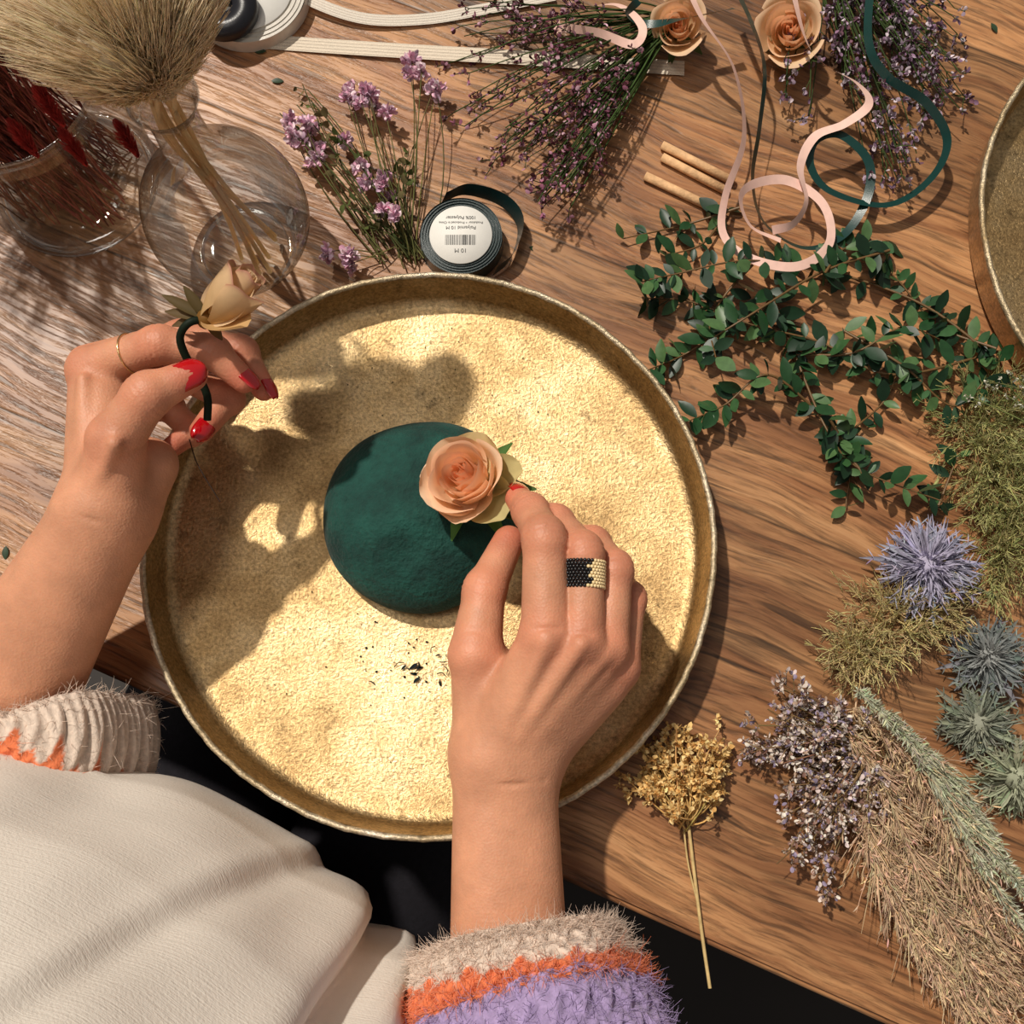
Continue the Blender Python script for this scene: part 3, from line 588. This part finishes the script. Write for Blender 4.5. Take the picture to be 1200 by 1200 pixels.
def flat(mb,pl,w,col,n=60):
    p=spline(PL(pl),n); T=nrm(np.gradient(p,axis=0)); S=nrm(np.cross(T,[0,0,1.]))
    for k in range(9):
        f=(k-4)/9.; mb.ribbon(p+S*f*w+np.array([0,0,.012*(k%2)]),S,w/9.*1.02,np.array(col)*(1 if k%2 else .86))
flat(mb,[(225,40,.15),(330,50,.1),(480,60,.3),(620,68,.3),(802,80,.12)],.95,CW)
mb.build('cream_woven_ribbon',M_cloth)
mb=MB(); flat(mb,[(335,-20,.4),(372,4,.5),(430,22,.35),(500,22,.2),(570,10,.2),(650,-6,.3)],.75,srgb(230,220,206)); mb.build('cream_woven_ribbon.001',M_cloth)
def spool(name,c,R,hh,colr,disc,ri):
    e=bpy.data.objects.new(name,None); sc.collection.objects.link(e); th=np.arange(64)*2*np.pi/64
    mb=MB(); tt=np.linspace(0,2*np.pi*10,900); r=ri+(R-ri)*tt/tt[-1]
    p=np.stack([c[0]+r*np.cos(tt),c[1]+r*np.sin(tt),np.full_like(r,c[2]+hh/2)],-1); mb.ribbon(p,np.tile([0,0,1.],(900,1)),hh,colr)
    for R2,z in ((R*.98,c[2]+.02),(R*.97,c[2]+hh*.93)):
        pf=np.array([(ri*.5,z),(R2,z)]); mb.grid(np.stack([c[0]+pf[:,0:1]*np.cos(th),c[1]+pf[:,0:1]*np.sin(th),np.broadcast_to(pf[:,1:2],(2,64))],-1),colr*.8,True)
    mb.build(name+'_roll',M_satin,e); mb=MB()
    z=c[2]+hh+.04; pf=np.array([(.01,z),(disc,z),(disc+.02,z-.04),(disc,z-.1)]); mb.grid(np.stack([c[0]+pf[:,0:1]*np.cos(th),c[1]+pf[:,0:1]*np.sin(th),np.broadcast_to(pf[:,1:2],(4,64))],-1),srgb(228,226,220),True)
    mb.build(name+'_label',M_paper,e); return e
sp=P(540,275,1.2); sp[2]=.03; e=spool('ribbon_spool',sp,2.35,1.15,srgb(12,44,46),1.72,.8)
mb=MB()
for i in range(22):
    w=rng.choice([.03,.05,.075]); x=sp[0]-.85+i*.078; z=sp[2]+1.15+.055
    mb.add([(x,sp[1]-.62,z),(x+w*.7,sp[1]-.62,z),(x+w*.7,sp[1]-.02,z),(x,sp[1]-.02,z)],np.array([[0,1,2,3]]),(.02,.02,.02))
mb.build('barcode',M_paper,e,False)
for k,(s,sz,yy) in enumerate((('Produktor + Produced in China',.19,.72),('100% Polyester',.27,1.02),('Polyamid 10 M',.28,.42),('10 M',.34,-.95))):
    cu=bpy.data.curves.new('label_text','FONT'); cu.body=s; cu.size=sz*.01; cu.align_x='CENTER'; cu.align_y='CENTER'; o=bpy.data.objects.new('label_text_%d'%k,cu); sc.collection.objects.link(o); o.parent=e
    o.rotation_euler=(0,0,math.pi); o.location=(sp[0]*.01,(sp[1]+yy)*.01,(sp[2]+1.15+.06+TZ)*.01); mm,_,bb=newmat('ink'); bb.inputs['Base Color'].default_value=(.02,.02,.02,1); cu.materials.append(mm)
mb=MB(); p=spline(PL([(520,232,.7),(548,222,.7),(590,235,.7),(610,262,.7),(600,300,.7),(580,318,.7)]),40); mb.ribbon(p,np.tile([0,0,1.],(40,1))*.9+np.array([.35,.2,0]),1.0,srgb(12,44,46)); mb.build('spool_tail',M_satin,e)
s2=P(290,-8,.6); s2[2]=.03; spool('white_ribbon_spool',s2,3.6,.9,srgb(215,208,196),2.7,.8)
s3=P(262,8,1.6); mb=MB(); th=np.arange(48)*2*np.pi/48
pf=np.array([(.5,1.05),(1.9,1.05),(1.95,1.2),(1.9,1.9),(.6,1.95),(.5,1.06)]); mb.grid(np.stack([s3[0]+pf[:,0:1]*np.cos(th),s3[1]+pf[:,0:1]*np.sin(th),np.broadcast_to(pf[:,1:2],(6,48))],-1),srgb(26,26,32),True); mb.build('dark_ribbon_spool',M_satin)
for i,(a,b_) in enumerate((((776,170),(860,213)),((776,184),(852,224)),((756,206),(842,247)))):
    mb=MB(); A_,B_=P(*a,.26),P(*b_,.26); mb.tubes(np.array([A_,A_+(B_-A_)*.001,A_+(B_-A_)*.5,B_,B_]),np.array([.01,.25,.25,.25,.01]),srgb(222,178,132),12); mb.build('wooden_stick' if i==0 else 'wooden_stick.%03d'%i,M_stick)
# ------------------------------------------------------------ sprays of dried flowers
def spray(mb,O,tips,sc_,r,nsub,L,cols,bsz,bper,stem=True,shape=PETAL,lift=1.0,low=4,wild=.75,spread=.25):
    N=len(tips); O_=O+rng.normal(size=(N,3))*np.array([spread,spread,.1]); mid=(O_+tips)/2+rng.normal(size=(N,3))*.7+np.array([0,0,lift])
    st=bez(O_,mid,tips,9); st[...,2]=np.maximum(st[...,2],.1)
    if stem: mb.tubes(st,np.linspace(r,r*.6,9)[None],jit(sc_,N,.2),4)
    n=N*nsub; k=np.repeat(np.arange(N),nsub); t=rng.integers(low,9,n); b0=st[k,t]; tg=nrm(st[k,np.clip(t,1,8)]-st[k,np.clip(t,1,8)-1])
    d=nrm(tg+rdir(n)*wild); ln=(L*rng.uniform(.4,1,n))[:,None]; e=b0+d*ln; e[:,2]=np.maximum(e[:,2],.12); m_=(b0+e)/2+rdir(n)*.12
    mb.tubes(bez(b0,m_,e,4),r*.5,jit(sc_,n,.2),3)
    nb_=n*bper; kk=np.repeat(np.arange(n),bper); s_=rng.random((nb_,1))**.5; p=b0[kk]+(e-b0)[kk]*s_; dd=nrm((e-b0)[kk]*1.0/L+rdir(nb_)*.9+np.array([0,0,.3]))
    c=np.array(cols)[rng.integers(0,len(cols),nb_)]*(1+rng.normal(size=(nb_,1))*.18); sz=bsz*rng.uniform(.6,1.3,nb_)
    p[:,2]=np.maximum(p[:,2],.1)
    mb.inst(shape,framesM(dd,spin=rng.random(nb_)*6,sc3=np.stack([sz*.75,sz,sz],-1)),p,np.clip(c,0,1))
def reg(l,n,jx,h0,h1):
    l=np.array(l,float); k=rng.integers(0,len(l),n); q=l[k]+rng.normal(size=(n,2))*jx
    return np.array([P(a,b_,h) for (a,b_),h in zip(q,rng.uniform(h0,h1,n))])
PU=[srgb(150,92,116),srgb(178,130,150),srgb(112,62,74),srgb(198,160,174),srgb(92,54,58)]; SG=srgb(62,80,40)
mb=MB(); spray(mb,P(790,20,1),reg([(545,140),(575,110),(600,170),(640,225),(560,60),(620,60),(670,140),(650,190),(640,130),(690,120),(600,30),(560,20),(660,210)],70,14,.3,3),SG,.06,7,1.2,PU,.26,5,wild=.9,lift=.6)
mb.build('purple_limonium_bunch',M_plant)
PV=[srgb(168,148,166),srgb(206,192,200),srgb(138,108,134),srgb(106,74,88)]
mb=MB(); spray(mb,P(960,-60,1.5),reg([(905,120),(925,130),(1050,60),(1080,130),(1110,90),(1125,115),(1045,175),(1055,190),(1000,80),(1080,20),(1120,30),(980,40),(1030,30)],58,12,.3,2.4),SG,.06,7,1.2,PV,.28,6,wild=.9,lift=.6)
mb.build('lilac_limonium_bunch',M_plant)
mb=MB(); PKS=[srgb(232,186,204),srgb(242,218,226),srgb(206,156,180),srgb(222,190,212)]
O=P(482,300,.4)
for (cx,cy,n_,jj) in ((430,108,4,9),(412,122,2,7),(492,80,3,8),(508,108,3,8),(455,125,2,8),(350,160,3,8),(338,150,2,6),(378,182,3,8),(366,152,2,6),(425,200,2,7),(442,212,2,7),(455,242,3,8),(402,298,3,8),(418,166,1,7)):
    tips=reg([(cx,cy)],n_,jj,.6,1.9); spray(mb,O if cx>405 and cy<290 else P(450,300,.4),tips,srgb(104,102,60),.045,7,.42,PKS,.36,8,lift=.1,low=8,wild=2.2,spread=.35)
tp=reg([(360,110),(345,125),(390,240),(480,150),(470,200),(440,260)],12,8,.4,1.2); spray(mb,O,tp,srgb(80,88,48),.05,4,1.3,[srgb(84,94,50),srgb(110,100,66)],.5,2,shape=NEEDLE)
mb.build('pink_statice',M_plant)
def smallrose(name,px,py,h,ax_,R,seed):
    mb=MB(); c=P(px,py,h); rose(mb,c,ax_,R,R*1.3,16,srgb(248,190,146),srgb(250,218,180),srgb(230,198,144),.45,seed); sepals(mb,c,ax_,R*1.2,5,srgb(80,96,50),.2)
    mb.tubes(spline([c,c+np.array([.6,1.5,-.3]),c+np.array([1.,5,-.2])],8),.14,srgb(84,90,50),6); mb.build(name,M_petal)
smallrose('small_peach_rose',795,40,1.0,(-.2,-.3,1),1.5,21); smallrose('small_peach_rose.001',926,48,.8,(-.3,-.3,1),1.85,22)
mb=MB(); br=[[(1168,420),(1080,362),(980,322),(880,306),(790,322),(752,326)],[(1045,290),(960,322),(870,372),(800,412),(757,432)],[(900,340),(930,420),(968,500),(1010,555),(1100,590)],
 [(1170,405),(1050,440),(960,402),(880,382),(820,352),(760,345)],[(1000,385),(1060,425),(1115,470),(1160,440)],[(870,245),(800,258),(732,278)],[(960,478),(905,432),(850,470),(812,492)],
 [(1165,408),(1105,382),(1050,330),(1020,300)],[(930,420),(1000,410),(1060,380),(1110,400)],[(880,306),(850,340),(830,380),(840,420)],[(1010,555),(990,520),(1040,470),(1050,430)],[(968,500),(1000,545),(985,590)],[(1100,590),(1120,540)],[(960,322),(985,290),(1040,285)],[(850,250),(820,290),(780,300)]]
for l in br:
    L0=sum(math.dist(l[i],l[i+1]) for i in range(len(l)-1)); n=int(L0/13)+2; ctrl=[P(a+rng.normal()*4,b_+rng.normal()*4,rng.uniform(.3,2.2)) for a,b_ in l]; p=spline(ctrl,n); mb.tubes(spline(ctrl,60),np.linspace(.09,.035,60),srgb(104,78,46),5)
    T=nrm(np.gradient(p,axis=0)); S=nrm(np.cross(T,[0,0,1.]))
    for sg in (-1,1):
        for rep in range(2):
            m_=rng.random(n)<(.78 if rep==0 else .25); q=p[m_]; nn=m_.sum()
            if nn==0: continue
            d=nrm(T[m_]*rng.uniform(-.1,1.1,(nn,1))+S[m_]*sg+np.array([0,0,1.])*rng.uniform(-.3,.8,(nn,1))+rng.normal(size=(nn,3))*.35)
            L=rng.uniform(.75,1.55,nn)*(.8 if rep else 1); cc=np.array([srgb(32,66,36),srgb(50,86,48),srgb(20,46,28),srgb(74,104,62),srgb(26,54,34)])[rng.integers(0,5,nn)]
            q=q.copy(); q[:,2]=np.maximum(q[:,2],.35)
            mb.inst(LEAF,framesM(d,spin=rng.normal(size=nn)*.6,sc3=np.stack([L*rng.uniform(.42,.6,nn),L,L*rng.uniform(-.2,.7,nn)],-1)),q,cc)
mb.build('eucalyptus_branches',M_leaf)
def feathery(name,cl,n,col,L,h=1.6,w=.022,parent=None,down=None):
    mb=MB()
    for (cx,cy,rx,ry) in cl:
        m_=n; q=rng.normal(size=(m_,2))*.5; b0=np.array([P(cx+a*rx,cy+b_*ry,max(.15,hh)) for (a,b_),hh in zip(q,rng.uniform(.2,h,m_))])
        c0=P(cx,cy,.3); d=nrm((b0-c0)*.6+rdir(m_)*.9+np.array([0,0,.4])); ln=rng.uniform(.5,1,(m_,1))*L; e=b0+d*ln; e[:,2]=np.maximum(e[:,2],.1)
        mb.tubes(bez(b0,(b0+e)/2+rdir(m_)*.2,e,4),w,jit(col,m_,.25),3)
        k=rng.integers(0,m_,m_*6); s=rng.random((m_*6,1)); bb=b0[k]+(e-b0)[k]*s; dd=nrm(d[k]+rdir(m_*6)*.7); e2=bb+dd*.5; e2[:,2]=np.maximum(e2[:,2],.08)
        mb.tubes(bez(bb,(bb+e2)/2,e2,3),w*.8,jit(col,m_*6,.25),3)
    return mb.build(name,M_plant)
feathery('green_asparagus_fern',[(1150,500,45,40),(1165,560,40,40),(1180,650,30,45),(1190,500,35,60),(1195,590,30,40)],190,srgb(176,172,114),1.7)
feathery('olive_asparagus_fern',[(1045,725,45,36),(1010,765,36,26),(1090,710,30,30)],170,srgb(206,188,134),1.7)
def thistle(name,px,py,h,R,ci,co,n=340,ax_=(0,0,1.),nbr=16):
    mb=MB(); c=P(px,py,h); ax_=nrm(np.array(ax_,float)); d=rdir(n); s=(d@ax_); d=d-ax_*np.minimum(s,-.1)[:,None]*1.0; d=nrm(d)
    s=np.clip(d@ax_,0,1); L=R*(1-.55*s)*rng.uniform(.45,1.1,n); base=c+d*R*.12
    col=ci[None]*s[:,None]+co[None]*(1-s[:,None]); mb.inst(NEEDLE,framesM(d,spin=rng.random(n)*6,sc3=np.stack([np.full(n,.13),L,L*.5],-1)),base,col*(1+rng.normal(size=(n,1))*.28))
    p=base+d*L[:,None]*.5; dd=nrm(d+rdir(n)*.5); mb.inst(NEEDLE,framesM(dd,spin=rng.random(n)*6,sc3=(.06,R*.3,.2)),p,col*1.15)
    m_=nbr; a=np.arange(m_)*2*np.pi/m_+rng.normal(size=m_)*.1; x=nrm(np.cross(ax_,[.2,.9,.3])); y=np.cross(ax_,x)
    for lay,(k,dn) in enumerate(((1.2,.05),(.95,-.25))):
        dd=x*np.cos(a+lay*.2)[:,None]+y*np.sin(a+lay*.2)[:,None]-ax_*dn; LL=R*k*rng.uniform(.8,1.2,m_)
        mb.inst(LEAF,framesM(dd,up=np.tile(ax_,(m_,1)),sc3=np.stack([np.full(m_,.3),LL,LL*.5],-1)),np.tile(c-ax_*.2,(m_,1)),jit(co*1.1,m_,.2))
        for sg in (-1,1):
            for fr in (.4,.6,.8):
                pb=c-ax_*.2+dd*LL[:,None]*fr; sd=nrm(np.cross(dd,ax_)*sg+dd*.8); mb.inst(NEEDLE,framesM(sd,sc3=(.07,R*.24,.1)),pb,jit(co*1.2,m_,.2))
    mb.inst(ICO2,np.tile(np.eye(3)*R*.32,(1,1,1)),c[None],ci)
    mb.tubes(spline([c-ax_*.3,c+np.array([1.5,-.5,-h*.6]),c+np.array([4.,-1.4,-h*.8])],8),.12,srgb(110,116,90),6); return mb.build(name,M_plant)
thistle('sea_holly_flower',1088,662,2.0,2.3,srgb(184,178,200),srgb(152,150,170),280,(-.1,.1,1),20)
thistle('sea_holly_flower.001',1158,770,1.6,1.9,srgb(156,158,156),srgb(110,116,116),150,(-.3,.1,1))
thistle('sea_holly_flower.002',1146,848,1.5,1.8,srgb(156,158,142),srgb(116,122,108),110,(-.5,-.2,1))
thistle('sea_holly_flower.003',1192,912,1.5,2.0,srgb(170,174,150),srgb(146,150,126),110,(-.2,-.4,1))
mb=MB(); spray(mb,P(1240,520,2.0),reg([(1165,450),(1185,445),(1150,455),(1195,460)],10,8,2.2,3.2),srgb(110,120,70),.05,5,.5,[srgb(222,218,202)],.17,4); mb.build('white_filler_flowers',M_plant)
mb=MB(); WL=[srgb(220,206,196),srgb(206,190,188),srgb(156,144,170),srgb(182,156,136),srgb(236,228,216),srgb(146,112,100)]; BR=srgb(128,102,70)
spray(mb,P(1020,870,.6),reg([(905,820),(935,830),(880,880),(920,900),(950,860),(940,930),(970,900),(930,980),(950,1010),(985,850),(920,860),(960,950),(1000,930)],84,14,.4,2.6),BR,.05,8,1.0,WL,.24,7,wild=1.0)
mb.build('dried_statice_bunch',M_plant)
mb=MB(); YL=[srgb(232,196,130),srgb(210,166,102),srgb(242,214,154)]
spray(mb,P(802,962,.3),reg([(760,905),(750,915),(780,870),(800,860),(830,875),(845,905),(770,890),(815,900),(790,920),(840,880),(830,920)],40,8,.3,1.8),srgb(216,176,112),.05,9,.8,YL,.26,9,shape=NEEDLE,wild=1.1)
mb.tubes(spline(PL([(805,950,.4),(812,1010,.25),(822,1090,.3),(832,1158,.4)]),14),.09,srgb(214,186,130),6); mb.tubes(spline(PL([(800,955,.4),(806,1010,.3),(818,1060,.3)]),10),.05,srgb(214,186,130),5)
mb.build('golden_dried_sprig',M_plant)
def plume(mb,pl,n,L,col,w=.02,spread=.5):
    ax_=spline(PL(pl),40); T=nrm(np.gradient(ax_,axis=0)); k=rng.integers(0,40,n); b0=ax_[k]; rd=rdir(n); tg=T[k]; rd=nrm(rd-tg*(rd*tg).sum(1,keepdims=True)); ln=rng.uniform(.4,1,(n,1))*L*np.sin(k/40*2.4+.5)[:,None]*(.75+.35*np.sin(k*1.3))[:,None]
    e=b0+tg*ln+rd*ln*spread*rng.uniform(.5,1.4,(n,1)); e[:,2]=np.maximum(e[:,2],.1); mb.tubes(bez(b0,(b0+e)/2+rd*.15,e,4),np.array([w,w*1.1,w,w*.4]),jit(col,n,.18),3); mb.tubes(ax_,.1,col*.8,6)
    m_=n*2; k2=rng.integers(0,n,m_); pp=b0[k2]+(e-b0)[k2]*rng.random((m_,1)); dd=nrm((e-b0)[k2]/L+rdir(m_)*.6); mb.inst(NEEDLE,framesM(dd,spin=rng.random(m_)*6,sc3=(.08,.45,.2)),pp,jit(col,m_,.25))
mb=MB(); BG=srgb(216,186,152)
for pl in ([(990,850,1.6),(1040,930,2),(1090,1050,2),(1150,1160,1.6),(1200,1260,1)],[(1010,900,1),(1020,990,1.6),(1070,1090,1.6),(1150,1210,1)],[(1000,830,1),(1080,900,2.6),(1130,1000,2.6),(1200,1110,2)],[(1030,960,1),(1060,1050,1),(1120,1150,1),(1180,1260,1)],[(1040,880,1),(1110,990,1.4),(1160,1100,1.4),(1230,1200,1)],[(1080,1000,1),(1130,1090,1),(1190,1170,1)]):
    plume(mb,pl,900,2.4,BG*rng.uniform(.85,1.08),spread=.75)
mb.build('dried_reed_plumes',M_plant)
mb=MB()
for pl in ([(1005,808,2.2),(1060,860,3.2),(1110,940,3.4),(1160,1030,3.2),(1230,1130,2.5)],[(1030,835,3),(1090,890,3.2),(1150,980,3.2),(1220,1070,3)],[(1050,850,3),(1120,920,3),(1190,1030,3)]):
    plume(mb,pl,700,1.6,srgb(186,186,160),.024,.3)
mb.build('grey_green_grass',M_plant)
# ------------------------------------------------------------ crumbs
mb=MB(); q=np.concatenate([rng.normal(size=(45,2))*[42,26]+[490,775],rng.normal(size=(90,2))*[80,60]+[520,480],rng.uniform(0,1,(30,2))*[400,300]+[300,600]])
q=np.array([p_ for p_ in q if math.hypot(p_[0]-504,p_[1]-645)<270]); pts=np.array([P(a,b_,.42) for a,b_ in q]); n=len(pts); d=rdir(n); d[:,2]*=.2
s=rng.uniform(.05,.17,n); s[45:]*=.6; mb.inst(ICO,framesM(d,spin=rng.normal(size=n)*.3,sc3=np.stack([s*.4,s*.5,s*.3],-1)),pts,jit(srgb(20,34,34),n,.3))
q2=rng.normal(size=(11,2))*[30,18]+[500,775]; p2=np.array([P(a,b_,.5) for a,b_ in q2]); d=rdir(11)*[1,1,.2]; s=rng.uniform(.3,.65,11); mb.inst(LEAF,framesM(d,spin=rng.normal(size=11)*.6,sc3=np.stack([s*.3,s,s*.8],-1)),p2,jit(srgb(20,34,36),11,.3))
pp=[]
for a,b_ in ((505,765),(490,775),(520,780),(522,768),(512,790),(462,782)):
    p0=P(a,b_,.45); an=rng.uniform(0,6.3); l=rng.uniform(.4,.9); d1=np.array([math.cos(an),math.sin(an),0]); d2=np.array([-d1[1],d1[0],0]); pp.append(spline([p0,p0+d1*l*.5+d2*.12+[0,0,.12],p0+d1*l+[0,0,.05]],6))
mb.tubes(np.array(pp),.022,srgb(20,36,36),4)
mb.build('foam_crumbs',M_plant)
mb=MB(); q=np.array([(7,640),(318,95),(312,60),(620,290),(1168,38)]); pts=np.array([P(a,b_,.1) for a,b_ in q]); mb.inst(LEAF,framesM(rdir(5)*[1,1,.05],sc3=(.35,.7,.3)),pts,srgb(40,60,38)); mb.build('loose_leaf_scraps',M_leaf)
# ------------------------------------------------------------ camera, lights, world
cam=bpy.data.cameras.new('camera'); cam.sensor_width=36; cam.lens=36; cam.clip_start=.01; co=bpy.data.objects.new('camera',cam); sc.collection.objects.link(co)
co.location=(CAM[0]*.01,CAM[1]*.01,(CAM[2]+TZ)*.01); co.rotation_euler=(TH,0,0); sc.camera=co
def sun(name,trav,e,col,ang):
    l=bpy.data.lights.new(name,'SUN'); l.energy=e; l.color=col; l.angle=math.radians(ang); o=bpy.data.objects.new(name,l); sc.collection.objects.link(o)
    o.rotation_euler=Vector(trav).to_track_quat('-Z','Y').to_euler(); o.location=(-.8,1,2.5)
sun('key_sun',(.42,-.5,-1),3.4,(1,.92,.81),1.8)
l=bpy.data.lights.new('fill_area','AREA'); l.energy=4.5; l.size=.4; l.color=(1,.92,.82); o=bpy.data.objects.new('fill_area',l); sc.collection.objects.link(o); o.location=(-.5,.12,2.6); o.rotation_euler=(Vector((0,0,.75))-Vector(o.location)).to_track_quat('-Z','Y').to_euler()  # added area light: soft overhead fill plus glare on the tray
w=bpy.data.worlds.new('world'); sc.world=w; w.use_nodes=True; w.node_tree.nodes['Background'].inputs[0].default_value=(1,.93,.87,1); w.node_tree.nodes['Background'].inputs[1].default_value=.2
